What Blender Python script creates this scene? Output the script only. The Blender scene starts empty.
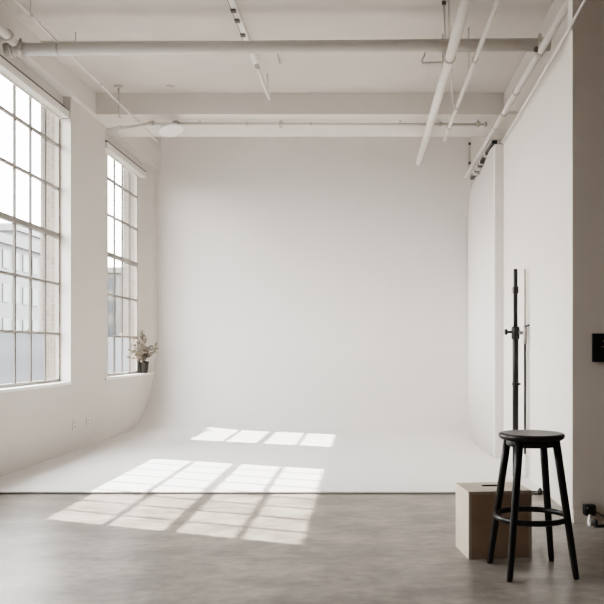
import bpy, bmesh, math, random
from mathutils import Vector, Matrix, Quaternion

random.seed(7)
scn = bpy.context.scene
COL = scn.collection

# ---------------------------------------------------------------- camera data
H = 1.25            # eye height
F = 800.0           # focal length in pixels of a 604 px frame
VX, VY = 365.0, 348.0   # where the depth lines meet

def at(x, y, d):
    """world point seen at picture position x, y at depth d"""
    return Vector(((x - VX) * d / F, d, H + (VY - y) * d / F))

# ---------------------------------------------------------------- materials
def principled(name):
    m = bpy.data.materials.new(name); m.use_nodes = True
    return m, m.node_tree, m.node_tree.nodes['Principled BSDF']

def simple(name, col, rough=0.5, metal=0.0, var=0.06, scale=12.0, bump=0.0, spec=0.5):
    m, nt, b = principled(name)
    tc = nt.nodes.new('ShaderNodeTexCoord')
    n = nt.nodes.new('ShaderNodeTexNoise'); n.inputs['Scale'].default_value = scale
    n.inputs['Detail'].default_value = 4
    nt.links.new(tc.outputs['Object'], n.inputs['Vector'])
    r = nt.nodes.new('ShaderNodeValToRGB')
    r.color_ramp.elements[0].position = 0.3; r.color_ramp.elements[1].position = 0.7
    r.color_ramp.elements[0].color = (*[c * (1 - var) for c in col], 1)
    r.color_ramp.elements[1].color = (*[min(1, c * (1 + var)) for c in col], 1)
    nt.links.new(n.outputs['Fac'], r.inputs['Fac'])
    nt.links.new(r.outputs['Color'], b.inputs['Base Color'])
    b.inputs['Roughness'].default_value = rough
    b.inputs['Metallic'].default_value = metal
    b.inputs['Specular IOR Level'].default_value = spec
    if bump:
        bp = nt.nodes.new('ShaderNodeBump'); bp.inputs['Strength'].default_value = bump
        bp.inputs['Distance'].default_value = 0.01
        n2 = nt.nodes.new('ShaderNodeTexNoise'); n2.inputs['Scale'].default_value = scale * 8
        nt.links.new(tc.outputs['Object'], n2.inputs['Vector'])
        nt.links.new(n2.outputs['Fac'], bp.inputs['Height'])
        nt.links.new(bp.outputs['Normal'], b.inputs['Normal'])
    return m

def concrete():
    m, nt, b = principled('polished_concrete')
    L = nt.links.new
    tc = nt.nodes.new('ShaderNodeTexCoord')
    mp = nt.nodes.new('ShaderNodeMapping'); mp.inputs['Scale'].default_value = (0.8, 1.15, 1)
    L(tc.outputs['Object'], mp.inputs['Vector'])
    n1 = nt.nodes.new('ShaderNodeTexNoise'); n1.inputs['Scale'].default_value = 2.6; n1.inputs['Detail'].default_value = 8; n1.inputs['Roughness'].default_value = 0.65
    n2 = nt.nodes.new('ShaderNodeTexNoise'); n2.inputs['Scale'].default_value = 14.0; n2.inputs['Detail'].default_value = 6
    n3 = nt.nodes.new('ShaderNodeTexNoise'); n3.inputs['Scale'].default_value = 70.0
    for n in (n1, n2, n3): L(mp.outputs['Vector'], n.inputs['Vector'])
    r1 = nt.nodes.new('ShaderNodeValToRGB')
    r1.color_ramp.elements[0].position = 0.38; r1.color_ramp.elements[1].position = 0.64
    r1.color_ramp.elements[0].color = (0.275, 0.246, 0.215, 1); r1.color_ramp.elements[1].color = (0.455, 0.414, 0.368, 1)
    L(n1.outputs['Fac'], r1.inputs['Fac'])
    mx = nt.nodes.new('ShaderNodeMix'); mx.data_type = 'RGBA'; mx.blend_type = 'MULTIPLY'; mx.inputs[0].default_value = 1
    r2 = nt.nodes.new('ShaderNodeValToRGB')
    r2.color_ramp.elements[0].position = 0.3; r2.color_ramp.elements[1].position = 0.7
    r2.color_ramp.elements[0].color = (0.66, 0.645, 0.63, 1); r2.color_ramp.elements[1].color = (1, 1, 1, 1)
    L(n2.outputs['Fac'], r2.inputs['Fac'])
    L(r1.outputs['Color'], mx.inputs[6]); L(r2.outputs['Color'], mx.inputs[7])
    L(mx.outputs[2], b.inputs['Base Color'])
    rr = nt.nodes.new('ShaderNodeMapRange'); rr.inputs['To Min'].default_value = 0.26; rr.inputs['To Max'].default_value = 0.46
    L(n2.outputs['Fac'], rr.inputs['Value']); L(rr.outputs['Result'], b.inputs['Roughness'])
    b.inputs['Specular IOR Level'].default_value = 0.45
    bp = nt.nodes.new('ShaderNodeBump'); bp.inputs['Strength'].default_value = 0.12; bp.inputs['Distance'].default_value = 0.004
    L(n3.outputs['Fac'], bp.inputs['Height']); L(bp.outputs['Normal'], b.inputs['Normal'])
    return m

def ceiling_mat():
    """painted concrete with thin formwork seams running in depth and across"""
    m, nt, b = principled('painted_ceiling')
    L = nt.links.new
    g = nt.nodes.new('ShaderNodeTexCoord')
    s = nt.nodes.new('ShaderNodeSeparateXYZ'); L(g.outputs['Object'], s.inputs[0])
    def seam(sock, off, period, w):
        a = nt.nodes.new('ShaderNodeMath'); a.operation = 'ADD'; a.inputs[1].default_value = off; L(sock, a.inputs[0])
        d = nt.nodes.new('ShaderNodeMath'); d.operation = 'PINGPONG'; d.inputs[1].default_value = period / 2; L(a.outputs[0], d.inputs[0])
        c = nt.nodes.new('ShaderNodeMath'); c.operation = 'LESS_THAN'; c.inputs[1].default_value = w; L(d.outputs[0], c.inputs[0])
        return c.outputs[0]
    x1 = seam(s.outputs['X'], 2.78, 3.52, 0.007)
    n = nt.nodes.new('ShaderNodeTexNoise'); n.inputs['Scale'].default_value = 1.2; n.inputs['Detail'].default_value = 5
    L(g.outputs['Object'], n.inputs['Vector'])
    r = nt.nodes.new('ShaderNodeValToRGB')
    r.color_ramp.elements[0].position = 0.3; r.color_ramp.elements[1].position = 0.7
    r.color_ramp.elements[0].color = (0.60, 0.562, 0.53, 1); r.color_ramp.elements[1].color = (0.645, 0.605, 0.57, 1)
    L(n.outputs['Fac'], r.inputs['Fac'])
    mx = nt.nodes.new('ShaderNodeMix'); mx.data_type = 'RGBA'
    L(x1, mx.inputs[0]); L(r.outputs['Color'], mx.inputs[6]); mx.inputs[7].default_value = (0.60, 0.57, 0.53, 1)
    L(mx.outputs[2], b.inputs['Base Color'])
    b.inputs['Roughness'].default_value = 0.85; b.inputs['Specular IOR Level'].default_value = 0.2
    return m

def brick():
    m, nt, b = principled('pale_brick')
    L = nt.links.new
    g = nt.nodes.new('ShaderNodeTexCoord')
    mp = nt.nodes.new('ShaderNodeMapping'); mp.inputs['Rotation'].default_value = (math.pi / 2, 0, math.pi / 2)
    L(g.outputs['Object'], mp.inputs['Vector'])
    t = nt.nodes.new('ShaderNodeTexBrick')
    t.inputs['Color1'].default_value = (0.27, 0.235, 0.205, 1); t.inputs['Color2'].default_value = (0.22, 0.19, 0.165, 1)
    t.inputs['Mortar'].default_value = (0.30, 0.285, 0.265, 1); t.inputs['Scale'].default_value = 4.5
    L(mp.outputs['Vector'], t.inputs['Vector']); L(t.outputs['Color'], b.inputs['Base Color'])
    b.inputs['Roughness'].default_value = 0.9
    return m

def thin_glass(name):
    m = bpy.data.materials.new(name); m.use_nodes = True
    nt = m.node_tree; nt.nodes.clear(); L = nt.links.new
    o = nt.nodes.new('ShaderNodeOutputMaterial')
    mx = nt.nodes.new('ShaderNodeMixShader'); mx.inputs[0].default_value = 0.06
    tr = nt.nodes.new('ShaderNodeBsdfTransparent'); tr.inputs['Color'].default_value = (0.97, 0.975, 0.975, 1)
    gl = nt.nodes.new('ShaderNodeBsdfGlossy'); gl.inputs['Roughness'].default_value = 0.03
    L(tr.outputs[0], mx.inputs[1]); L(gl.outputs[0], mx.inputs[2]); L(mx.outputs[0], o.inputs['Surface'])
    return m

def obscured_glass(name):
    m = bpy.data.materials.new(name); m.use_nodes = True
    nt = m.node_tree; nt.nodes.clear(); L = nt.links.new
    o = nt.nodes.new('ShaderNodeOutputMaterial')
    gl = nt.nodes.new('ShaderNodeBsdfRefraction'); gl.inputs['Roughness'].default_value = 0.2
    gl.inputs['IOR'].default_value = 1.08; gl.inputs['Color'].default_value = (0.90, 0.90, 0.90, 1)
    L(gl.outputs[0], o.inputs['Surface'])
    return m

WARM = (0.71, 0.677, 0.642)
M = {
    'paint': simple('white_wall_paint', WARM, 0.8, var=0.012, scale=2.5, bump=0.05, spec=0.2),
    'cyc': simple('white_cove_paint', (0.825, 0.806, 0.794), 0.6, var=0.008, scale=1.5, spec=0.25),
    'wing_paint': simple('wing_wall_paint', (0.75, 0.725, 0.705), 0.7, var=0.01, scale=2.5, spec=0.2),
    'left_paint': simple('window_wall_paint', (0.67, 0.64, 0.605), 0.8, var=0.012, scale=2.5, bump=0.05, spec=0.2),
    'ceiling': ceiling_mat(),
    'grey_paint': simple('taupe_wall_paint', (0.80, 0.725, 0.655), 0.8, var=0.02, scale=3, spec=0.2),
    'dark_paint': simple('dark_wall_paint', (0.19, 0.165, 0.14), 0.8, var=0.02, scale=3, spec=0.2),
    'concrete': concrete(),
    'brick': brick(),
    'pipe': simple('painted_pipe', (0.74, 0.71, 0.675), 0.45, var=0.03, scale=6),
    'pipe_grey': simple('greyish_painted_pipe', (0.60, 0.57, 0.535), 0.5, var=0.03, scale=6),
    'fitting': simple('painted_fitting', (0.55, 0.51, 0.47), 0.5, var=0.05, scale=30),
    'fitting_dark': simple('dark_fitting', (0.10, 0.085, 0.075), 0.5, var=0.1, scale=30),
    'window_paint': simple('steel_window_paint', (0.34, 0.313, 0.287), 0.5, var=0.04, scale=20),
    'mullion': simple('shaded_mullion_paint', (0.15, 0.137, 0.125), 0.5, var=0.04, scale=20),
    'sill': simple('window_sill_paint', (0.84, 0.825, 0.80), 0.6, var=0.01, scale=3, spec=0.25),
    'glass': thin_glass('clear_pane_glass'),
    'obscured': obscured_glass('obscured_pane_glass'),  # rough glass put in to scatter direct sun at the bottom row
    'shade_box': simple('shade_cassette', (0.76, 0.73, 0.69), 0.6, var=0.01, scale=4),
    'black_wood': simple('black_stained_wood', (0.011, 0.008, 0.006), 0.33, var=0.25, scale=18, spec=0.45),
    'black_metal': simple('black_metal', (0.010, 0.009, 0.008), 0.38, var=0.15, scale=25),
    'black_plastic': simple('black_plastic', (0.006, 0.006, 0.006), 0.42, var=0.1, scale=40),
    'chrome': simple('brushed_steel', (0.33, 0.31, 0.29), 0.35, metal=0.8, var=0.05, scale=30),
    'rod_pale': simple('pale_rod', (0.36, 0.31, 0.27), 0.4, var=0.05, scale=30),
    'white_plastic': simple('white_plastic', (0.83, 0.82, 0.80), 0.4, var=0.01, scale=20),
    'outlet': simple('outlet_plastic', (0.74, 0.70, 0.65), 0.4, var=0.01, scale=20),
    'plywood': simple('beige_plywood', (0.62, 0.55, 0.47), 0.6, var=0.07, scale=5, bump=0.1),
    'plywood_shaded': simple('shaded_plywood', (0.50, 0.385, 0.285), 0.6, var=0.12, scale=5, bump=0.1),  # plywood with the shade of the crate's front put into its colour
    'slot_shade': simple('slot_shade_inside', (0.04, 0.03, 0.024), 0.8, var=0.1, scale=10),
    'pot': simple('dark_pot_glaze', (0.026, 0.021, 0.016), 0.35, var=0.2, scale=15),
    'soil': simple('potting_soil', (0.06, 0.045, 0.033), 0.95, var=0.3, scale=80),
    'stem': simple('brown_stem', (0.25, 0.20, 0.15), 0.7, var=0.1, scale=30),
    'leaf': simple('grey_green_leaf', (0.30, 0.26, 0.21), 0.6, var=0.3, scale=9),
    'lamp_white': simple('white_lamp_reflector', (0.86, 0.85, 0.83), 0.4, var=0.01, scale=10),
    'mark': simple('pale_brown_marks', (0.42, 0.33, 0.26), 0.5, var=0.02, scale=10),
    'lip_shadow': simple('lip_shadow_strip', (0.12, 0.10, 0.085), 0.6, var=0.1, scale=10),
    'street': simple('street_asphalt', (0.10, 0.10, 0.10), 0.9, var=0.1, scale=1),
    'bld_pale': simple('pale_render_facade', (0.143, 0.143, 0.143), 0.9, var=0.05, scale=0.5),
    'bld_grey': simple('grey_facade', (0.111, 0.112, 0.115), 0.9, var=0.05, scale=0.5),
    'bld_beige': simple('beige_facade', (0.146, 0.138, 0.127), 0.9, var=0.05, scale=0.5),
    'bld_glass': simple('building_window_glass', (0.081, 0.085, 0.090), 0.5, var=0.1, scale=0.4),
}

# ---------------------------------------------------------------- mesh builder
class MB:
    def __init__(self):
        self.bm = bmesh.new()
    def box(self, x0, x1, y0, y1, z0, z1, mtx=None):
        v = [self.bm.verts.new((x, y, z)) for z in (z0, z1) for (x, y) in ((x0, y0), (x1, y0), (x1, y1), (x0, y1))]
        for f in ((3, 2, 1, 0), (4, 5, 6, 7), (0, 1, 5, 4), (1, 2, 6, 5), (2, 3, 7, 6), (3, 0, 4, 7)):
            self.bm.faces.new([v[i] for i in f])
        if mtx is not None:
            for q in v: q.co = mtx @ q.co
        return self
    def prism(self, pts, z0, z1):
        """upright prism over a plan polygon (counter-clockwise)"""
        lo = [self.bm.verts.new((x, y, z0)) for x, y in pts]; hi = [self.bm.verts.new((x, y, z1)) for x, y in pts]
        n = len(pts)
        self.bm.faces.new(lo[::-1]); self.bm.faces.new(hi)
        for i in range(n):
            j = (i + 1) % n
            self.bm.faces.new((lo[i], lo[j], hi[j], hi[i]))
        return self
    def tube(self, pts, r, n=14, caps=True, r1=None):
        pts = [Vector(p) for p in pts]; k = len(pts)
        rs = r if isinstance(r, (list, tuple)) else [r + ((r1 - r) * i / (k - 1) if r1 is not None else 0) for i in range(k)]
        t0 = (pts[1] - pts[0]).normalized()
        up = Vector((0, 0, 1)) if abs(t0.z) < 0.9 else Vector((1, 0, 0))
        u = t0.cross(up).normalized()
        rings = []
        for i, p in enumerate(pts):
            t = ((pts[min(i + 1, k - 1)] - p).normalized() + (p - pts[max(i - 1, 0)]).normalized()).normalized()
            u = (u - t * u.dot(t)).normalized(); w = t.cross(u)
            rings.append([self.bm.verts.new(p + (u * math.cos(a) + w * math.sin(a)) * rs[i]) for a in [2 * math.pi * j / n for j in range(n)]])
        for a, b in zip(rings, rings[1:]):
            for j in range(n):
                f = self.bm.faces.new((a[j], a[(j + 1) % n], b[(j + 1) % n], b[j])); f.smooth = True
        if caps:
            self.bm.faces.new(rings[0][::-1]); self.bm.faces.new(rings[-1])
        return self
    def lathe(self, prof, c=(0, 0, 0), n=40, axis=None):
        """revolve (radius, height) pairs about z (or another axis) at c"""
        c = Vector(c)
        q = Vector((0, 0, 1)).rotation_difference(Vector(axis).normalized()) if axis is not None else None
        rings = []
        for r, z in prof:
            if r < 1e-6:
                p = Vector((0, 0, z)); rings.append([self.bm.verts.new(c + (q @ p if q else p))])
            else:
                ring = []
                for j in range(n):
                    a = 2 * math.pi * j / n; p = Vector((r * math.cos(a), r * math.sin(a), z))
                    ring.append(self.bm.verts.new(c + (q @ p if q else p)))
                rings.append(ring)
        for a, b in zip(rings, rings[1:]):
            for j in range(n):
                j2 = (j + 1) % n
                vs = [a[j % len(a)], a[j2 % len(a)], b[j2 % len(b)], b[j % len(b)]]
                vs2 = []
                for v in vs:
                    if v not in vs2: vs2.append(v)
                if len(vs2) > 2:
                    f = self.bm.faces.new(vs2); f.smooth = True
        return self
    def torus(self, c, R, r, rz=1.0, n=56, k=10):
        c = Vector(c); rings = []
        for i in range(n):
            a = 2 * math.pi * i / n
            rings.append([self.bm.verts.new(c + Vector(((R + r * math.cos(b)) * math.cos(a), (R + r * math.cos(b)) * math.sin(a), r * rz * math.sin(b)))) for b in [2 * math.pi * j / k for j in range(k)]])
        for i in range(n):
            a, b = rings[i], rings[(i + 1) % n]
            for j in range(k):
                f = self.bm.faces.new((a[j], b[j], b[(j + 1) % k], a[(j + 1) % k])); f.smooth = True
        return self
    def quad(self, *ps):
        self.bm.faces.new([self.bm.verts.new(p) for p in ps]); return self
    def bevel(self, w, seg=2, ang=0.6):
        es = [e for e in self.bm.edges if len(e.link_faces) == 2 and e.calc_face_angle(0) > ang]
        bmesh.ops.bevel(self.bm, geom=es, offset=w, segments=seg, profile=0.6, affect='EDGES', clamp_overlap=True)
        return self
    def build(self, name, mat, parent=None, normal=None):
        bmesh.ops.recalc_face_normals(self.bm, faces=self.bm.faces[:])
        if normal is not None:
            for f in self.bm.faces:
                if f.normal.dot(Vector(normal)) < 0: f.normal_flip()
        me = bpy.data.meshes.new(name); self.bm.to_mesh(me); self.bm.free()
        me.materials.append(mat)
        o = bpy.data.objects.new(name, me); COL.objects.link(o)
        if parent is not None:
            o.parent = parent
            o.matrix_parent_inverse = Matrix.Translation(-base_of(parent))
        return o

BASES = {}
def base_of(o):
    return BASES.get(o.name, Vector((0, 0, 0)))

def tag(o, label, cat, group=None):
    o['label'] = label; o['category'] = cat
    if group: o['group'] = group
    return o

def struct(o):
    o['kind'] = 'structure'; return o

def thing(name, label, cat, loc, group=None):
    """an Empty at the thing's base; parts are given in world coordinates"""
    o = bpy.data.objects.new(name, None); COL.objects.link(o)
    o.location = loc; o.empty_display_size = 0.1
    BASES[o.name] = Vector(loc)
    return tag(o, label, cat, group)

# ================================================================ the room
XL = -3.48            # face of the window wall
XG = -3.63            # plane of the window glass
XO = -3.84            # outer brick face
SILL = 0.85
HEAD = 4.22
W1 = (6.31, 9.46)
W2 = (11.2, 12.70)
W_ADDED = (3.3, 4.6)  # unseen opening near the camera, added to let in light
CEIL = 4.49
REAR = 13.4

struct(MB().box(-3.9, 4.3, -3.0, 13.5, -0.15, 0.0).build('floor', M['concrete']))

# ceiling: a main slab, a higher rear bay behind the cross beam
struct(MB().box(-3.42, 1.9, -3.0, 11.2, CEIL, 4.95).box(1.9, 4.3, -3.0, 5.85, CEIL, 4.95)
       .box(-3.42, 1.9, 11.2, 13.5, 4.85, 4.95).build('ceiling', M['ceiling']))
struct(MB().box(-3.42, -0.96, 8.45, 9.05, CEIL - 0.04, CEIL).bevel(0.006).build('trim_1', M['ceiling']))

# window wall
wl = MB()
wl.prism([(XG - .024, -3.0), (XL, -3.0), (XL, W_ADDED[0]), (XG - .024, W_ADDED[0])], 0, HEAD)
wl.prism([(XG - .024, W_ADDED[1]), (XL, W_ADDED[1]), (XL, W1[0]), (XG - .024, W1[0] - .02)], 0, HEAD)
wl.prism([(XG - .024, W1[1]), (XL, W1[1]), (XL, 10.71), (-3.603, 10.82), (-3.603, W2[0]), (XG - .024, W2[0])], 0, HEAD)
wl.prism([(XG - .024, W2[1] + .01), (XG, W2[1] + .01), (XL, 13.16), (XL, 13.5), (XG - .024, 13.5)], 0, HEAD)
for a, b in (W1, W2, W_ADDED):
    a2, b2 = (10.71, 13.16) if a == W2[0] else (a, b)
    wl.box(XG - .024, XL, a2, b2, 0, SILL - .012)
wl.box(XG - .024, -3.42, -3.0, 13.5, HEAD + .3, 4.95)
struct(wl.build('wall_left', M['left_paint']))
struct(MB().box(XG - .024, -3.42, -3.0, 13.5, HEAD, HEAD + .3).bevel(0.006).build('beam_left', M['paint']))

# brick skin of the building outside, plus an unseen cornice added to cut the sun at the window tops
br = MB()
for y0, y1 in ((-3, W_ADDED[0]), (W_ADDED[1], W1[0]), (W1[1] + .005, W2[0]), (W2[1] + .005, 14.5)):
    br.box(XO, XG - .025, y0, y1, -4, 4.6)
for a, b in (W1, W2, W_ADDED):
    br.box(XO, XG - .025, a, b, -4, SILL - .03)
    br.box(XO, XG - .025, a, b, HEAD + .02, 4.6)
br.box(-4.5, XG - .025, 4.8, 14.5, 4.63, 4.9)
struct(br.build('wall_exterior', M['brick']))

# cross beam
struct(MB().box(-3.42, 1.9, 10.17, 11.25, HEAD, 4.84).bevel(0.008).build('beam_rear', M['paint']))

# rear wall with the coved sweep running forward as a white painted floor
R = 1.6
prof = [(6.85, 0.0), (6.85, 0.018), (6.862, 0.022)]
for i in range(1, 12): prof.append((6.862 + (11.8 - 6.862) * i / 12, 0.022))
for i in range(0, 33):
    a = math.pi / 2 * i / 32
    prof.append((11.8 + R * math.sin(a), 0.022 + R - R * math.cos(a)))
prof += [(REAR, 2.6), (REAR, 3.8), (REAR, 4.95)]
cy = MB()
xs = [XL, -2.5, -1.5, -0.5, 0.5, 1.2, 1.80]
grid = [[cy.bm.verts.new((x, y, z)) for (y, z) in prof] for x in xs]
for a, b in zip(grid, grid[1:]):
    for j in range(len(prof) - 1):
        f = cy.bm.faces.new((a[j], b[j], b[j + 1], a[j + 1])); f.smooth = j >= 2
wb = struct(cy.build('wall_back', M['cyc']))
struct(MB().box(XL, 1.55, 6.842, 6.85, 0.0, 0.006).build('lip_shadow_trim', M['lip_shadow']))  # dark strip stands in for the shadow line under the front lip

# wing wall beside the cove, stud wall in front of it, wall above both
wk = [(1.715, 13.39), (1.60, 12.4), (1.495, 11.5), (1.430, 10.8), (1.408, 10.1), (1.424, 9.5), (1.452, 8.95)]
plan = []
for i in range(len(wk) - 1):
    p0, p1, p2, p3 = [Vector(wk[min(max(i + k, 0), len(wk) - 1)]) for k in (-1, 0, 1, 2)]
    for k in range(6):
        t = k / 6
        plan.append(tuple(0.5 * (2 * p1 + (p2 - p0) * t + (2 * p0 - 5 * p1 + 4 * p2 - p3) * t * t + (3 * p1 - p0 - 3 * p2 + p3) * t ** 3)))
plan.append(wk[-1])
wing = MB().prism([(1.76, 8.95), (1.76, 13.39)] + plan, 0.0, 3.53)
for v in wing.bm.verts:
    if v.co.z > 1: v.co.z -= .135 * min(1, max(0, (v.co.y - 9.25) / .5))
for f in wing.bm.faces:
    f.smooth = abs(f.normal.z) < .5 and f.calc_center_median().x < 1.72 and f.calc_center_median().y > 9.0
struct(wing.build('wall_wing', M['wing_paint']))
struct(MB().box(1.55, 1.76, 5.86, 8.95, 0, 3.53).build('wall_right', M['paint']))
struct(MB().box(1.762, 1.95, 5.85, 13.5, 0, 4.95).build('wall_upper', M['paint']))
struct(MB().box(1.487, 4.3, 5.72, 5.85, 0, CEIL).build('wall_partition', M['grey_paint']))
struct(MB().box(1.4835, 1.4868, 5.7205, 5.85, 0, CEIL - .001).build('trim_3', M['paint']))
struct(MB().box(1.487, 4.3, 5.706, 5.72, 0, 0.095).bevel(0.003).build('baseboard_right', M['grey_paint']))
struct(MB().box(-3.9, 4.4, -3.15, -3.0, 0, 4.95).build('wall_front', M['dark_paint']))
struct(MB().box(4.3, 4.45, -3.0, 5.85, 0, 4.95).build('wall_east', M['dark_paint']))

# ---------------------------------------------------------------- windows
ROWS = [SILL, 1.418, 2.005, 2.575, 3.13, 3.64, HEAD]
def window(name, y0, y1, cols, far_splay=False):
    w = bpy.data.objects.new(name, None); COL.objects.link(w); w.location = (XG, (y0 + y1) / 2, SILL)
    BASES[w.name] = Vector(w.location); struct(w)
    fr = MB()
    t = 0.022
    fr.box(XG - t, XG + t, y0, y0 + .032, SILL, HEAD).box(XG - t, XG + t, y1 - .032, y1, SILL, HEAD)
    fr.box(XG - t, XG + t, y0 + .032, y1 - .032, SILL, SILL + .035).box(XG - t, XG + t, y0 + .032, y1 - .032, HEAD - .04, HEAD)
    fr.box(XG - .028, XG + .028, y0 + .032, y1 - .032, 2.545, 2.600)
    fr.build('window_frame', M['window_paint'], w)
    gb = MB()
    for i in range(1, cols):
        y = y0 + (y1 - y0) * i / cols
        gb.box(XG - .009, XG + .013, y - .015, y + .015, SILL + .035, HEAD - .04)
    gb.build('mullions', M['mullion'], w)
    gb = MB()
    for z in ROWS[1:-1]:
        if z != 2.575:
            gb.box(XG - .015, XG + .022, y0 + .032, y1 - .032, z - .013, z + .013)
    gb.build('glazing_bars', M['window_paint'], w)
    MB().quad((XG - .004, y0 + .03, 1.418), (XG - .004, y1 - .03, 1.418), (XG - .004, y1 - .03, HEAD - .03), (XG - .004, y0 + .03, HEAD - .03)).build('pane', M['glass'], w)
    MB().quad((XG - .004, y0 + .03, SILL + .03), (XG - .004, y1 - .03, SILL + .03), (XG - .004, y1 - .03, 1.417), (XG - .004, y0 + .03, 1.417)).build('pane', M['obscured'], w, normal=(1, 0, 0))
    # casement stay on the second bar
    yl = y0 + (y1 - y0) * (cols - 2.45) / cols
    MB().box(XG + .02, XG + .05, yl - .03, yl + .03, 1.431, 1.446).box(XG + .03, XG + .05, yl + .012, yl + .03, 1.446, 1.470).build('window_latch', M['fitting'], w)
    s = MB()
    if far_splay:
        s.prism([(XG + .02, y0), (XL, 10.71), (XL + .012, 10.71), (XL + .012, 13.16), (XL, 13.16), (XG + .02, y1)], SILL - .03, SILL)
    else:
        s.prism([(XG + .02, y0), (XL + .012, y0), (XL + .012, y1), (XG + .02, y1)], SILL - .03, SILL)
    s.build('window_sill', M['sill'], w)
    return w
window('window_1', W1[0], W1[1], 8)
window('window_2', W2[0], W2[1], 4, True)

# shade cassettes at the window heads
for (y0, y1, lab) in ((W1[0] + .01, W1[1] - .005, 'white roller shade cassette across the head of the nearer tall window'),
                      (10.85, W2[1] + .09, 'white roller shade cassette across the head of the farther window above the potted plant')):
    t = thing('roller_shade', lab, 'roller shade', (-3.55, (y0 + y1) / 2, 3.94), 'roller shade cassettes at the window heads')
    MB().box(-3.60, -3.492, y0, y1, 3.965, 4.045).bevel(0.008).build('cassette', M['shade_box'], t)
    MB().box(-3.59, -3.500, y0 + .01, y1 - .01, 4.046, 4.070).build('gap_shade_strip', M['fitting_dark'], t)  # dark strip stands in for the shaded gap above the cassette
    MB().box(-3.60, -3.565, y0, y1, 4.071, 4.219).build('mounting_board', M['paint'], t)
    MB().box(-3.595, -3.582, y0 + .03, y1 - .03, 3.945, 3.964).build('hem_bar', M['shade_box'], t)

# ================================================================ the stool
S = Vector((0.934, 4.49, 0.0))
stool = thing('bar_stool', 'tall black wooden bar stool with round seat and ring footrest before the crate', 'stool', S)
rot = math.radians(7.5)
def sp(x, y, z):
    return Vector((S.x + x * math.cos(rot) - y * math.sin(rot), S.y + x * math.sin(rot) + y * math.cos(rot), z))
MB().lathe([(0, .738), (.150, .738), (.170, .741), (.181, .750), (.184, .760), (.181, .769), (.172, .7745), (.150, .7735), (.08, .770), (0, .769)], S, 64).build('seat', M['black_wood'], stool)
MB().lathe([(.02, .738), (.138, .738), (.141, .734), (.139, .706), (.134, .702), (.02, .702)], S, 48).build('apron', M['black_wood'], stool)
for sx in (-1, 1):
    for sy in (-1, 1):
        a, b = sp(sx * .104, sy * .104, .737), sp(sx * .187, sy * .187, 0.0)
        pts = [a.lerp(b, k) for k in (0, .25, .5, .75, .97, 1)]
        MB().tube(pts, [.0220, .0215, .0205, .0190, .0170, .0150], 18).build('leg', M['black_wood'], stool)
MB().torus((S.x, S.y, .307), .199, .0140, 1.15).build('footrest_ring', M['black_wood'], stool)

# ================================================================ the crate
C0 = Vector((0.613, 4.726, 0.0)); ca = math.radians(7.5)
cm = Matrix.Translation(C0) @ Matrix.Rotation(ca, 4, 'Z')
CW, CD, CH = .386, .318, .400
crate = thing('wooden_crate', 'square beige plywood crate with hand slot on top, behind the black stool', 'crate', C0)
tk = .018
def panel(nm, *b, mat='plywood'):
    mb = MB().box(*b).bevel(.0025, 2)
    for v in mb.bm.verts: v.co = cm @ v.co
    return mb.build(nm, M[mat], crate)
panel('side_panel', 0, tk, 0.0012, CD, 0, CH - tk - .0005)
panel('side_panel', CW - tk, CW, 0, CD, 0, CH - tk - .0005)
panel('front_panel', tk + .0005, CW - tk - .0005, 0.001, tk, 0, CH - tk - .0005, mat='plywood_shaded')
panel('back_panel', tk + .0005, CW - tk - .0005, CD - tk, CD - .001, 0, CH - tk - .0005)
# top with a cut-through hand slot
sx0, sx1, sy0, sy1 = .135, .250, .168, .225
top = MB()
xs_, ys_ = (0, sx0, sx1, CW), (0, sy0, sy1, CD)
for i in range(3):
    for j in range(3):
        if (i, j) != (1, 1):
            for z in (CH - tk, CH):
                top.quad(*[cm @ Vector(p) for p in ((xs_[i], ys_[j], z), (xs_[i + 1], ys_[j], z), (xs_[i + 1], ys_[j + 1], z), (xs_[i], ys_[j + 1], z))])
def ringwall(x0, x1, y0, y1):
    q = [(x0, y0), (x1, y0), (x1, y1), (x0, y1)]
    for k in range(4):
        (ax, ay), (bx, by) = q[k], q[(k + 1) % 4]
        top.quad(*[cm @ Vector(p) for p in ((ax, ay, CH - tk), (bx, by, CH - tk), (bx, by, CH), (ax, ay, CH))])
ringwall(0, CW, 0, CD)
bmesh.ops.remove_doubles(top.bm, verts=top.bm.verts[:], dist=1e-5)
top_o = top.build('top_panel', M['plywood'], crate)
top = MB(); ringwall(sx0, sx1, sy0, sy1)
top.build('hand_slot', M['slot_shade'], crate)  # slot walls coloured dark for the shade inside the opening

# ================================================================ lighting stand
PX, PY = 1.439, 7.65
st = thing('light_stand', 'tall black pole stand with side knob and thin rod, standing behind the stool', 'light stand', (PX, PY, 0.026))
zof = lambda y, d=PY: H + (VY - y) * d / F
MB().lathe([(0, .026), (.0285, .026), (.0285, zof(333)), (.024, zof(332)), (0, zof(332))], (PX, PY, 0), 20).build('lower_tube', M['black_metal'], st)
MB().lathe([(0, zof(335)), (.0200, zof(335)), (.0200, zof(270)), (.016, zof(269)), (0, zof(269))], (PX, PY, 0), 20).build('upper_tube', M['black_metal'], st)
for y, r, h, m in ((290, .030, .062, 'black_metal'), (384, .034, .030, 'black_metal')):
    z = zof(y)
    c = MB().lathe([(0, z - h / 2), (r - .003, z - h / 2), (r, z - h / 2 + .003), (r, z + h / 2 - .003), (r - .003, z + h / 2), (0, z + h / 2)], (PX, PY, 0), 20).build('collar', M[m], st)
z = zof(290)
MB().box(PX - .036, PX - .024, PY - .02, PY + .015, z - .028, z + .028).bevel(.003).build('collar_plate', M['fitting'], st)
MB().box(PX + .022, PX + .03, PY - .02, PY + .012, z - .02, z + .02).bevel(.003).build('collar_plate', M['fitting'], st)
z = zof(384)
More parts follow.
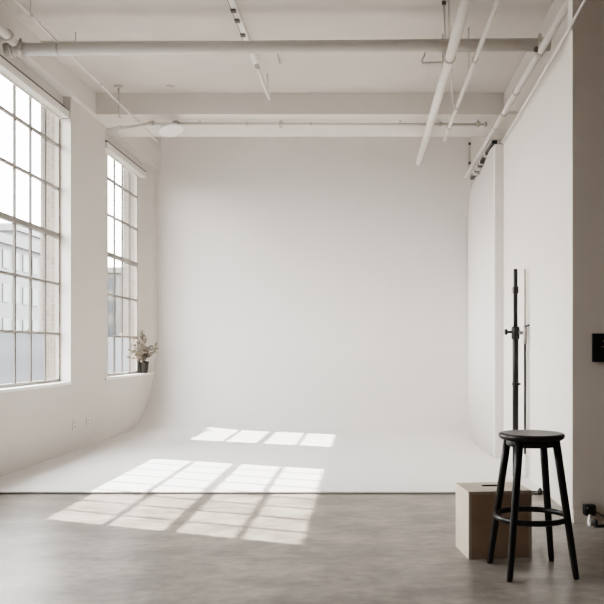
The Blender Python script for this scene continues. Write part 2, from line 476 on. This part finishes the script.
MB().lathe([(0, 0), (.010, 0), (.010, .014), (0, .014)], (PX + .033, PY - .005, z), 12, (1, 0, 0)).build('collar_screw', M['black_metal'], st)
z = zof(333)
cl = MB().lathe([(0, z - .060), (.034, z - .060), (.039, z - .048), (.039, z + .048), (.034, z + .060), (0, z + .055)], (PX, PY, 0), 20).build('clamp', M['black_metal'], st)
z = zof(332)
MB().tube([(PX - .02, PY, z), (PX - .085, PY, z)], .012, 10).lathe([(0, 0), (.024, 0), (.029, .006), (.029, .018), (.022, .024), (0, .024)], (PX - .078, PY, z), 16, (-1, 0, 0)).build('knob', M['black_metal'], cl)
RX, RY = 1.512, 7.56
MB().tube([(PX + .025, PY - .01, z - .008), (RX, RY, z - .008)], .010, 10).lathe([(0, -.018), (.017, -.018), (.017, .018), (0, .018)], ((PX + RX) / 2 + .005, (PY + RY) / 2, z - .008), 14, (RX - PX, RY - PY, 0)).build('clamp_arm', M['chrome'], cl)
zr = lambda y: zof(y, RY)
MB().lathe([(0, zr(344)), (.0135, zr(344)), (.0165, zr(341)), (.0165, zr(327)), (.012, zr(325)), (0, zr(325))], (RX, RY, 0), 14).build('rod_clamp', M['chrome'], st)
MB().tube([(RX - .005, RY - .01, zr(327)), (RX + .035, RY - .03, zr(325))], .007, 8).build('rod_clamp_lever', M['black_metal'], st)
MB().tube([(RX, RY, zr(343)), (RX, RY, zr(269))], [.0085, .0065], 10).build('upper_rod', M['rod_pale'], st)
MB().tube([(RX, RY, zr(342)), (RX, RY, zr(455))], .0105, 10).build('lower_rod', M['black_metal'], st)
MB().lathe([(0, .026), (.010, .026), (.013, .05), (.016, .10), (.014, .19), (.0105, .25), (0, .25)], (RX, RY, 0), 14).build('rod_foot', M['white_plastic'], st)

# short metal bar with black knob at the foot of the wall
b0 = at(532, 495, 6.79)
kb = thing('clamp_bar', 'short metal clamp bar with black knob lying on concrete between crate and white wall', 'clamp', (1.46, 6.80, 0))
MB().tube([(1.40, 6.80, .030), (1.535, 6.80, .030)], .007, 10).tube([(1.40, 6.80, .010), (1.50, 6.80, .010)], .007, 10).build('bar', M['fitting_dark'], kb)
MB().lathe([(0, -.018), (.014, -.018), (.030, -.006), (.030, .006), (.014, .018), (0, .018)], (1.487, 6.795, .032), 12, (1, 0, 0)).build('knob', M['black_metal'], kb)
MB().tube([(1.515, 6.80, .030), (1.535, 6.74, .022), (1.54, 6.68, .008)], .005, 8).build('hook', M['fitting_dark'], kb)

# ================================================================ partition fittings
pn = thing('wall_panel', 'black rounded control panel with small pale marks mounted on the dark taupe partition', 'control panel', (1.73, 5.72, 1.15))
zt, zb = zof(333.5, 5.69), zof(362, 5.69)
MB().box(1.622, 1.838, 5.688, 5.7195, zb, zt).bevel(.012, 3).build('panel_body', M['black_plastic'], pn)
q0 = zof(347, 5.69); q1 = zof(341, 5.69)
mk = MB().box(1.680, 1.700, 5.6868, 5.6885, q0 + .002, q0 + .006).box(1.680, 1.684, 5.6868, 5.6885, q0 - .005, q0 + .002).box(1.696, 1.700, 5.6868, 5.6885, q0 - .005, q0 + .002)
mk.box(1.694, 1.700, 5.6868, 5.6885, q1 - .007, q1 + .007).build('panel_mark', M['mark'], pn)

ad = thing('power_adapter', 'black plug adapter sticking out low on the taupe partition above a cable end', 'adapter', (1.59, 5.70, .095))
MB().box(1.553, 1.628, 5.640, 5.7045, zof(515, 5.66), zof(505, 5.66)).bevel(.02, 4).build('adapter_body', M['black_plastic'], ad)
MB().lathe([(0, 0), (.007, 0), (.007, .003), (0, .003)], (1.568, 5.640, zof(508, 5.64)), 12, (0, -1, 0)).build('highlight_spot', M['chrome'], ad)  # pale disc stands in for a highlight on the black adapter
pg = thing('cable_plug', 'small white and black cable plug standing on the floor beneath the black adapter', 'plug', (1.60, 5.62, 0))
MB().lathe([(0, 0), (.015, 0), (.016, .004), (.016, .055), (.010, .062), (.010, .078), (0, .080)], (1.583, 5.63, 0), 16).build('white_sleeve', M['white_plastic'], pg)
MB().lathe([(0, 0), (.015, 0), (.017, .004), (.017, .042), (.011, .050), (0, .052)], (1.617, 5.61, 0), 16).build('black_body', M['black_plastic'], pg)
pts = []
for k in range(13):
    t = k / 12
    pts.append((1.632 + .20 * t, 5.675 - .05 * t, .085 * (1 - t) ** 1.3 + .006))
cb = tag(MB().tube(pts, .0045, 8).build('power_cable', M['stem']), 'thin brown cable sloping from the black adapter down to the floor', 'cable')
pts = [(1.595, 5.575, .009), (1.63, 5.57, .009), (1.69, 5.575, .009), (1.76, 5.585, .009), (1.85, 5.58, .009), (1.95, 5.60, .009)]
tag(MB().tube(pts, .009, 8).build('floor_cable', M['black_plastic']), 'thick black cable lying flat along the floor below the taupe partition', 'cable')

# ================================================================ outlets on the window wall
for (x, y, lab) in ((74, 424.5, 'beige wall outlet low on the white wall, the one nearer the tall window'),
                    (87.5, 422, 'beige wall outlet low on the white wall, the one nearer the curved cove')):
    d = (XL * -1) * F / (VX - x); c = at(x, y, d)
    o = thing('wall_outlet', lab, 'outlet', (XL, d, c.z), 'outlets low on the window wall')
    MB().box(XL + .0005, XL + .012, d - .06, d + .06, c.z - .058, c.z + .058).bevel(.004).build('cover_plate', M['outlet'], o)
    for s in (-.026, .026):
        MB().box(XL + .011, XL + .0165, d - .022, d + .022, c.z + s - .018, c.z + s + .018).bevel(.003).build('socket', M['fitting'], o)

# ================================================================ potted plant
pc = Vector((-3.525, 12.76, SILL))
pl = thing('potted_plant', 'small leafy grey-green plant in dark pot on the farther window sill', 'plant', pc)
MB().lathe([(0, 0), (.052, 0), (.056, .004), (.076, .165), (.080, .168), (.080, .186), (.073, .186), (.068, .165), (0, .160)], pc, 28).build('pot', M['pot'], pl)
MB().lathe([(.0, .170), (.04, .169), (.070, .163), (.070, .155), (0, .155)], pc, 20).build('soil', M['soil'], pl)
leaf = MB()
def add_leaf(p, d, ln, wd):
    d = d.normalized(); side = d.cross(Vector((random.uniform(-1, 1), random.uniform(-1, 1), 1.2))).normalized(); nn = side.cross(d)
    ps = []
    for t, w, b in ((0, .05, 0), (.3, .9, .02), (.6, 1, .03), (.85, .55, 0), (1, .02, -.05)):
        ps.append((p + d * ln * t + side * wd * w + nn * (b - .04) * ln, p + d * ln * t + nn * b * ln, p + d * ln * t - side * wd * w + nn * (b - .04) * ln))
    vs = [[leaf.bm.verts.new(q) for q in r] for r in ps]
    for a, b in zip(vs, vs[1:]):
        for k in (0, 1):
            f = leaf.bm.faces.new((a[k], a[k + 1], b[k + 1], b[k])); f.smooth = True
ends = [(-.30, .02, .42), (-.24, -.05, .30), (-.27, .04, .53), (-.16, .02, .50), (-.10, -.06, .62), (.0, .02, .70), (.05, -.05, .66),
        (.10, .0, .48), (.22, -.02, .50), (.16, -.06, .36), (-.12, -.10, .40), (.02, -.10, .52), (-.20, .0, .60), (.25, -.04, .43), (-.03, -.08, .33)]
for (ex, ey, ez) in ends:
    ez *= .9; ex = ex * 1.2 if ex < 0 else ex * .92
    # spread mostly along the sill (the sill runs in depth), kept clear of the reveal
    off = Vector((ex * .92, ey - .05, ez - .02)) if ex > 0 else Vector((-.02 - ex * .1, ey + ex * 2.2 - .05, ez - .02))
    p0 = pc + Vector((random.uniform(-.02, .02), random.uniform(-.02, .02), .163))
    p3 = pc + off
    p3.x = max(p3.x, XG + .06 if True else p3.x) if p3.z > SILL else p3.x
    p1 = p0 + Vector((0, 0, (p3.z - p0.z) * .55)); 
    path = []
    for k in range(8):
        t = k / 7; path.append(p0 * (1 - t) ** 2 + p1 * 2 * t * (1 - t) + p3 * t * t)
    MB().tube(path, [.0065 - .0045 * k / 7 for k in range(8)], 7).build('stem', M['stem'], pl)
    for k in range(2, 8):
        for s in (0, 1, 2):
            if k < 3 and random.random() < .6: continue
            dr = (path[k] - path[k - 1]).normalized() + Vector((random.uniform(-1, 1), random.uniform(-.8, .4), random.uniform(-.6, .7)))
            add_leaf(path[k], dr, random.uniform(.055, .10), random.uniform(.012, .020))
for v in leaf.bm.verts:
    v.co.x = max(v.co.x, XG + .03)
leaf.build('foliage', M['leaf'], pl)

# ================================================================ pipes and fittings under the ceiling
def ring(mb, c, ax, R, r, w):
    return mb.lathe([(R, -w / 2), (r, -w / 2), (r, w / 2), (R, w / 2), (R, -w / 2)], c, 20, ax)
def collar(parent, c, ax, R, r, w, mat='fitting', nm='coupling'):
    return ring(MB(), c, ax, R, r, w).build(nm, M[mat], parent)

# wide pipe running across the room
A = Vector((-3.46, 7.70, 4.122)); B = Vector((1.76, 7.62, 4.140))
cp = thing('cross_pipe', 'thick grey pipe running across the whole room below the ceiling', 'pipe', (A + B) / 2)
MB().tube([A, B], .060, 24).build('pipe', M['pipe_grey'], cp)
ax = (B - A).normalized()
def onA(x):
    t = ((x - VX) * 7.66 / F - A.x) / (B.x - A.x); return A.lerp(B, t)
for x, r, w in ((10, .073, .025), (19, .068, .075), (57, .061, .02), (540, .066, .07)):
    collar(cp, onA(x), ax, .059, r, w)
c = onA(553); MB().lathe([(.054, -.03), (.075, -.03), (.095, .045), (.0, .045)], c, 20, ax).build('wall_flange', M['pipe_grey'], cp)
c = onA(19); MB().lathe([(0, 0), (.018, 0), (.018, .03), (.010, .045), (0, .045)], c + Vector((0, 0, .062)), 12).build('bolt', M['fitting'], cp)
c = onA(539); MB().lathe([(0, 0), (.022, 0), (.022, .03), (.012, .045), (0, .045)], c + Vector((0, 0, .060)), 12).build('bolt', M['fitting'], cp)
# short branch along the window wall joining it
q0, q1 = Vector((-3.37, 5.9, 4.19)), Vector((-3.335, 7.56, 4.165))
t = thing('branch_pipe', 'short pipe along the window wall ending at the thick cross pipe coupling', 'pipe', q1)
MB().tube([q0, q0.lerp(q1, .9), q1 + Vector((.0, .03, -.01))], .045, 20).build('pipe', M['pipe_grey'], t)
collar(t, q0.lerp(q1, .95), q1 - q0, .044, .056, .06)

# thick pipe running in depth
zp = 4.00
def depth_pipe(name, label, xe, ye, z, r, y_near, mat='pipe', x_near=None):
    d = (z - H) * F / (VY - ye); X = (xe - VX) * d / F
    Xn = X if x_near is None else x_near
    o = thing(name, label, 'pipe', (X, (d + y_near) / 2, z))
    a, b = Vector((Xn, y_near, z)), Vector((X, d, z))
    MB().tube([a, b - Vector((0, r * .6, 0)), b], [r, r, r * .72], 20).build('pipe', M[mat], o)
    return o, a, b
tp, a, b = depth_pipe('depth_pipe', 'thickest white pipe running away toward the rear wall under the cross pipe', 419, 163, zp, .046, 4.9)
def on_depth(a, b, y):
    d = (a.z - H) * F / (VY - y); t = (d - a.y) / (b.y - a.y); return a.lerp(b, t)
ay = Vector((0, 1, 0))
p = on_depth(a, b, 58); collar(tp, p, ay, .045, .058, .035, nm='clamp')
p = on_depth(a, b, 82)
MB().tube([p + Vector((0, 0, .04)), p + Vector((0, 0, CEIL - zp))], .006, 8).build('hanger_rod', M['fitting'], tp)
p2 = on_depth(a, b, 70)
# slack wire from this pipe to the slimmer one
sp_, sa, sb = depth_pipe('slim_pipe', 'slim white pipe running away toward the rear wall beside the thickest pipe', 444, 141, zp, .021, 4.9)
for y, r, w in ((60, .028, .04), (107, .027, .05), (127, .030, .045)):
    collar(sp_, on_depth(sa, sb, y), ay, .020, r, w)
q = on_depth(sa, sb, 126)
MB().tube([on_depth(sa, sb, 76) + Vector((0, 0, .018)), on_depth(sa, sb, 76) + Vector((0, 0, CEIL - zp))], .005, 8).build('hanger_rod', M['fitting'], sp_)
e = on_depth(sa, sb, 107) + Vector((-.005, 0, -.036)); s0 = p2 + Vector((.056, 0, .0))
pts = [s0.lerp(e, k / 8) + Vector((-.02 * math.sin(math.pi * k / 8), 0, -.10 * math.sin(math.pi * k / 8))) for k in range(9)]
tag(MB().tube(pts, .006, 8).build('slack_wire', M['fitting']), 'thin slack wire looping from the thickest pipe to the slim pipe', 'wire')

# pipe along the upper wall
rp, ra, rb = depth_pipe('wall_pipe', 'white pipe along the upper side wall ending above the black slotted track', 466, 177, 3.95, .031, 4.9)
for y, r, w in ((92, .045, .03), (113, .046, .045), (127, .044, .02)):
    p = on_depth(ra, rb, y); collar(rp, p, ay, .030, r - .005, w)
for y in (113, 140):
    p = on_depth(ra, rb, y)
    MB().box(p.x + .03, 1.764, p.y - .015, p.y + .015, p.z - .012, p.z + .012).build('wall_bracket', M['pipe'], rp)
p = on_depth(ra, rb, 52)
MB().lathe([(0, 0), (.020, 0), (.026, .01), (.026, .03), (0, .035)], p + Vector((-.03, -.04, .0)), 12, (-1, -.5, .4)).build('valve_knob', M['fitting_dark'], rp)
collar(rp, p, ay, .030, .042, .06)
# black slotted track below it
k0, k1 = at(495, 141, 10.05), at(470, 177, 12.2)
k0.x = k1.x = 1.63; k0.z = k1.z = 3.845
tr = thing('slotted_track', 'black slotted track with white clips under the white pipe at the upper side wall', 'track', (k0 + k1) / 2)
MB().box(1.60, 1.66, k0.y, k1.y, 3.815, 3.86).bevel(.004).build('track_body', M['black_metal'], tr)
for f, l in ((.30, .07), (.52, .06), (.66, .20), (.80, .16)):
    y = k0.y + (k1.y - k0.y) * f
    MB().box(1.593, 1.655, y - l / 2, y + l / 2, 3.806, 3.86).bevel(.004).build('clip', M['pipe'], tr)
for f in (.1, .9):
    y = k0.y + (k1.y - k0.y) * f
    MB().box(1.64, 1.764, y - .02, y + .02, 3.845, 3.875).build('track_bracket', M['fitting'], tr)

# conduit on the top edge of the side wall
lc = MB().tube([(1.440, 4.95, 3.545), (1.468, 5.75, 3.545), (1.535, 8.95, 3.545)], .011, 10)
tag(lc.build('ledge_conduit', M['pipe']), 'thin white conduit along the top edge of the side wall crossing the taupe partition', 'conduit')

# conduit running in depth by the window wall
lo, la, lb = depth_pipe('slim_conduit', 'thin white conduit running away under the ceiling near the window wall beam', 158, 142, 4.206, .012, 4.9)
lo['category'] = 'conduit'
for y in (15, 84, 103):
    p = on_depth(la, lb, y); collar(lo, p, ay, .0115, .018, .04)
for y in (15, 60):
    p = on_depth(la, lb, y)
    MB().tube([p, (p.x, p.y, CEIL)], .006, 8).build('hanger_rod', M['fitting'], lo)

# conduit across under the rear beam with an arm to the window wall
yr = 10.42
r0, r1 = at(151, 123.5, yr), at(487, 124.5, yr)
rc = thing('rear_conduit', 'thin conduit running across beneath the deep rear beam', 'conduit', (r0 + r1) / 2)
MB().tube([r0, r1], .017, 12).build('conduit', M['pipe_grey'], rc)
axr = (r1 - r0).normalized()
for x, r, w in ((152, .032, .05), (176, .034, .07), (247, .026, .03), (281, .030, .05), (311, .024, .03), (440, .030, .04), (478, .033, .05), (485, .036, .035)):
    collar(rc, r0.lerp(r1, (x - 151) / (487 - 151)), axr, .016, r, w)
arm = [at(107, 130, yr - .12), at(120, 129, yr - .08), at(135, 127, yr - .03), at(151, 123.5, yr)]
MB().tube(arm, .026, 12).build('conduit_arm', M['pipe'], rc)
collar(rc, arm[1], arm[2] - arm[0], .025, .040, .06, 'pipe')
for x in (200, 281, 400, 478):
    p = r0.lerp(r1, (x - 151) / (487 - 151))
    MB().tube([p, (p.x, p.y, HEAD - .0005)], .007, 8).build('hanger_rod', M['fitting'], rc)
p = r0.lerp(r1, (281 - 151) / (487 - 151))
MB().box(p.x - .02, p.x + .02, p.y - .02, p.y + .02, p.z - .065, p.z - .01).build('junction_box', M['pipe'], rc)

# white lamp head hanging under the rear conduit
lc0 = at(168, 126.5, yr - .20)
lm = thing('spot_lamp', 'white cone lamp head hanging under the rear conduit near the window wall', 'lamp', lc0)
axl = Vector((.25, -.2, -1)).normalized()
mb = MB().lathe([(.0, .0), (.05, .0), (.10, .03), (.155, .085), (.158, .092), (.150, .092), (.0, .165)], lc0 + Vector((.02, 0, .025)), 28, axl)
mb.build('lamp_shade', M['lamp_white'], lm)
MB().tube([lc0 + Vector((.02, 0, .03)), (lc0.x + .02, yr - .032, r0.z - .022)], .014, 10).build('lamp_stem', M['pipe'], lm)

# plates and rods hanging from the ceiling in front of the rear beam
d = (CEIL - H) * F / (VY - 86)
pz = at(118.5, 86, d)
hk = thing('ceiling_hook', 'thin hanging rod with round ceiling plate and hooked end near the window wall', 'hook', pz)
MB().lathe([(0, 0), (.05, 0), (.05, -.012), (.02, -.022), (0, -.022)], (pz.x, pz.y, CEIL - .0005), 20).build('ceiling_plate', M['fitting'], hk)
e = at(120, 118, d)
MB().tube([(pz.x, pz.y, CEIL - .02), (pz.x, pz.y, e.z + .05), (pz.x + .01, pz.y, e.z + .015), (pz.x + .035, pz.y, e.z)], .008, 8).build('rod', M['fitting'], hk)
p = at(170, 85.5, d)
tag(MB().lathe([(0, 0), (.045, 0), (.045, -.012), (.018, -.022), (0, -.022)], (p.x, p.y, CEIL - .0005), 20).build('ceiling_plate', M['fitting']), 'small round plate alone on the ceiling in front of the rear beam', 'ceiling plate')
# pair of rods in front of the cross pipe
d = 7.48
p = at(444, 9, d)
dr = thing('drop_rod', 'thin dark-tipped rod dropping from the ceiling to the cross pipe', 'rod', (p.x, d, CEIL))
MB().tube([(p.x, d, CEIL - .0005), (p.x + .01, d, 4.15)], .009, 8).build('rod', M['fitting'], dr)
MB().lathe([(0, 0), (.022, 0), (.022, -.03), (0, -.03)], (p.x, d, CEIL - .0005), 12).build('rod_cap', M['fitting_dark'], dr)
p = at(449, 9, d)
tag(MB().tube([(p.x, d, CEIL - .0005), (p.x, d, 4.15)], .006, 8).build('drop_rod', M['fitting']), 'thin plain rod dropping from the ceiling close beside the thickest pipe', 'rod')
# small angled bracket beside the thick pipe
d = 8.6
bq = [at(425, 42, d), at(425, 54, d), at(421.5, 61, d), at(423, 63, d), at(446, 62, d)]
bq[0].z = CEIL - .0005
tag(MB().tube(bq, .011, 8).build('angle_bracket', M['fitting']), 'small bent hook bracket hanging from the ceiling behind the cross pipe', 'bracket')
# grey bracket on the rear wall
p0, p1 = at(469.5, 137, 13.2), at(475, 160, 13.2)
gb = thing('wall_bracket_plate', 'grey strip bracket with dark bolts high in the rear corner beside the wall pipe end', 'bracket', (p0 + p1) / 2)
MB().box(p0.x - .0, p1.x - .005, 13.34, 13.3995, p1.z - .05, p0.z - .05).bevel(.004).build('plate', M['pipe_grey'], gb)
for zz in (p0.z - .08, p1.z - .02):
    MB().lathe([(0, 0), (.022, 0), (.022, .03), (0, .03)], (p0.x + .02, 13.34, zz), 12, (0, -1, 0)).build('bolt', M['fitting_dark'], gb)

# ceiling light track and a batten hanging before the beam
X = -1.23
ct = thing('ceiling_track', 'narrow white ceiling track with dark clips in front of the cross pipe', 'track', (X, 7.9, CEIL))
MB().box(X - .028, X + .028, 6.0, 9.0, CEIL - .05, CEIL - .0005).bevel(.004).build('track_body', M['pipe'], ct)
MB().box(X - .040, X - .0285, 6.0, 9.0, CEIL - .034, CEIL - .0005).build('track_cable', M['fitting_dark'], ct)
for y in (7.55, 7.78, 8.14):
    MB().box(X - .036, X + .012, y - .03, y + .03, CEIL - .068, CEIL - .05).bevel(.004).build('clip', M['fitting_dark'], ct)
b0, b1 = at(257, 66, 8.55), at(269.5, 100, 9.62)
bt = thing('batten_light', 'short white batten light hanging below the ceiling before the rear beam', 'batten light', (b0 + b1) / 2)
ux = (b1 - b0).normalized()
MB().tube([b0, b1], .020, 14).build('tube', M['pipe'], bt)
collar(bt, b0 + ux * .03, ux, .019, .025, .07, 'fitting', 'end_cap'); collar(bt, b1 - ux * .02, ux, .019, .024, .04, 'fitting', 'end_cap')
for k in (.12, .85):
    p = b0.lerp(b1, k); MB().tube([p, (p.x, p.y, CEIL - .0005)], .005, 8).build('hanger_rod', M['pipe'], bt)

# ================================================================ outside
struct(MB().box(-160, XO - .002, -60, 160, -4.2, -4.0).build('street', M['street']))
def building(label, x0, x1, y0, y1, h, mat, fl, bay, ww, wh):
    """a block whose face toward the studio (x1) and near end (y0) carry rows of windows"""
    o = thing('office_building', label, 'building', ((x0 + x1) / 2, (y0 + y1) / 2, -4))
    MB().box(x0, x1, y0, y1, -4, h).box(x0 - .2, x1 + .3, y0 - .3, y1 + .3, h, h + .5).build('wall', M[mat], o)
    def pane_mesh(dx, dy):
        m = MB().box(0, dx, 0, dy, 0, wh); bmesh.ops.recalc_face_normals(m.bm, faces=m.bm.faces[:])
        me = bpy.data.meshes.new('window'); m.bm.to_mesh(me); m.bm.free(); me.materials.append(M['bld_glass']); return me
    face, end = pane_mesh(.06, ww), pane_mesh(ww, .06)
    def put(me, x, y, z):
        q = bpy.data.objects.new('window', me); COL.objects.link(q); q.parent = o
        q.location = Vector((x, y, z)) - o.location
    z = -1.9
    while z + wh < h - .3:
        y = y0 + .8
        while y + ww < y1 and y < y0 + 16:
            put(face, x1 + .002, y, z); y += bay
        x = x1 - .8 - ww
        while x > x0 and x > x1 - 9:
            put(end, x, y0 - .062, z); x -= bay
        z += fl
    return o
building('low grey block with rows of windows seen through the lower panes of the nearer window', -40, -20, 42, 54, 7.0, 'bld_grey', 1.9, 1.3, .75, 1.0)
building('pale block with wide window rows seen between the panes of the nearer window', -44, -24, 55, 70, 9.3, 'bld_pale', 2.2, 1.7, 1.0, 1.1)
building('beige block with window rows seen through the farther window', -36, -18, 72, 100, 8.0, 'bld_beige', 2.1, 1.8, 1.0, 1.1)

# ================================================================ light
sun = bpy.data.lights.new('sun', 'SUN'); sun.energy = 9.0; sun.angle = math.radians(0.6); sun.color = (1.0, 0.97, 0.93)
so = bpy.data.objects.new('sun', sun); COL.objects.link(so)
so.rotation_euler = Vector((1, -.4, -1.12)).to_track_quat('-Z', 'Y').to_euler()
so.location = (-12, 14, 14)

w = bpy.data.worlds.new('sky'); scn.world = w; w.use_nodes = True
nt = w.node_tree; bg = nt.nodes['Background']
tc = nt.nodes.new('ShaderNodeTexCoord'); sep = nt.nodes.new('ShaderNodeSeparateXYZ'); nt.links.new(tc.outputs['Generated'], sep.inputs[0])
cr = nt.nodes.new('ShaderNodeValToRGB')
cr.color_ramp.elements[0].position = 0.0; cr.color_ramp.elements[0].color = (1.0, 0.985, 0.96, 1)
cr.color_ramp.elements[1].position = 0.9; cr.color_ramp.elements[1].color = (0.90, 0.95, 1.0, 1)
nt.links.new(sep.outputs['Z'], cr.inputs['Fac']); nt.links.new(cr.outputs['Color'], bg.inputs['Color'])
bg.inputs['Strength'].default_value = 8.0

for i, (a, b) in enumerate((W1, W2, W_ADDED)):
    L = bpy.data.lights.new('window_portal', 'AREA'); L.shape = 'RECTANGLE'
    L.size = b - a; L.size_y = HEAD - SILL
    L.cycles.is_portal = True
    o = bpy.data.objects.new('window_portal', L); COL.objects.link(o)
    o.location = (XG - .05, (a + b) / 2, (SILL + HEAD) / 2)
    o.rotation_euler = Vector((1, 0, 0)).to_track_quat('-Z', 'Z').to_euler()

# ================================================================ camera
cam = bpy.data.cameras.new('camera'); co = bpy.data.objects.new('camera', cam); COL.objects.link(co)
co.location = (0, 0, H); co.rotation_euler = (math.pi / 2, 0, 0)
cam.sensor_width = 36.0; cam.sensor_fit = 'HORIZONTAL'; cam.lens = 36.0 * F / 604.0
cam.shift_x = -(VX - 302) / 604.0; cam.shift_y = (VY - 302) / 604.0
cam.clip_start = 0.05; cam.clip_end = 400
scn.camera = co

scn.view_settings.view_transform = 'Filmic'
scn.view_settings.look = 'High Contrast'
scn.view_settings.exposure = 0.42
scn.cycles.max_bounces = 16; scn.cycles.diffuse_bounces = 10; scn.cycles.transparent_max_bounces = 16
scn.cycles.caustics_refractive = True; scn.cycles.caustics_reflective = False
scn.cycles.sample_clamp_indirect = 8
scn.cycles.use_denoising = True
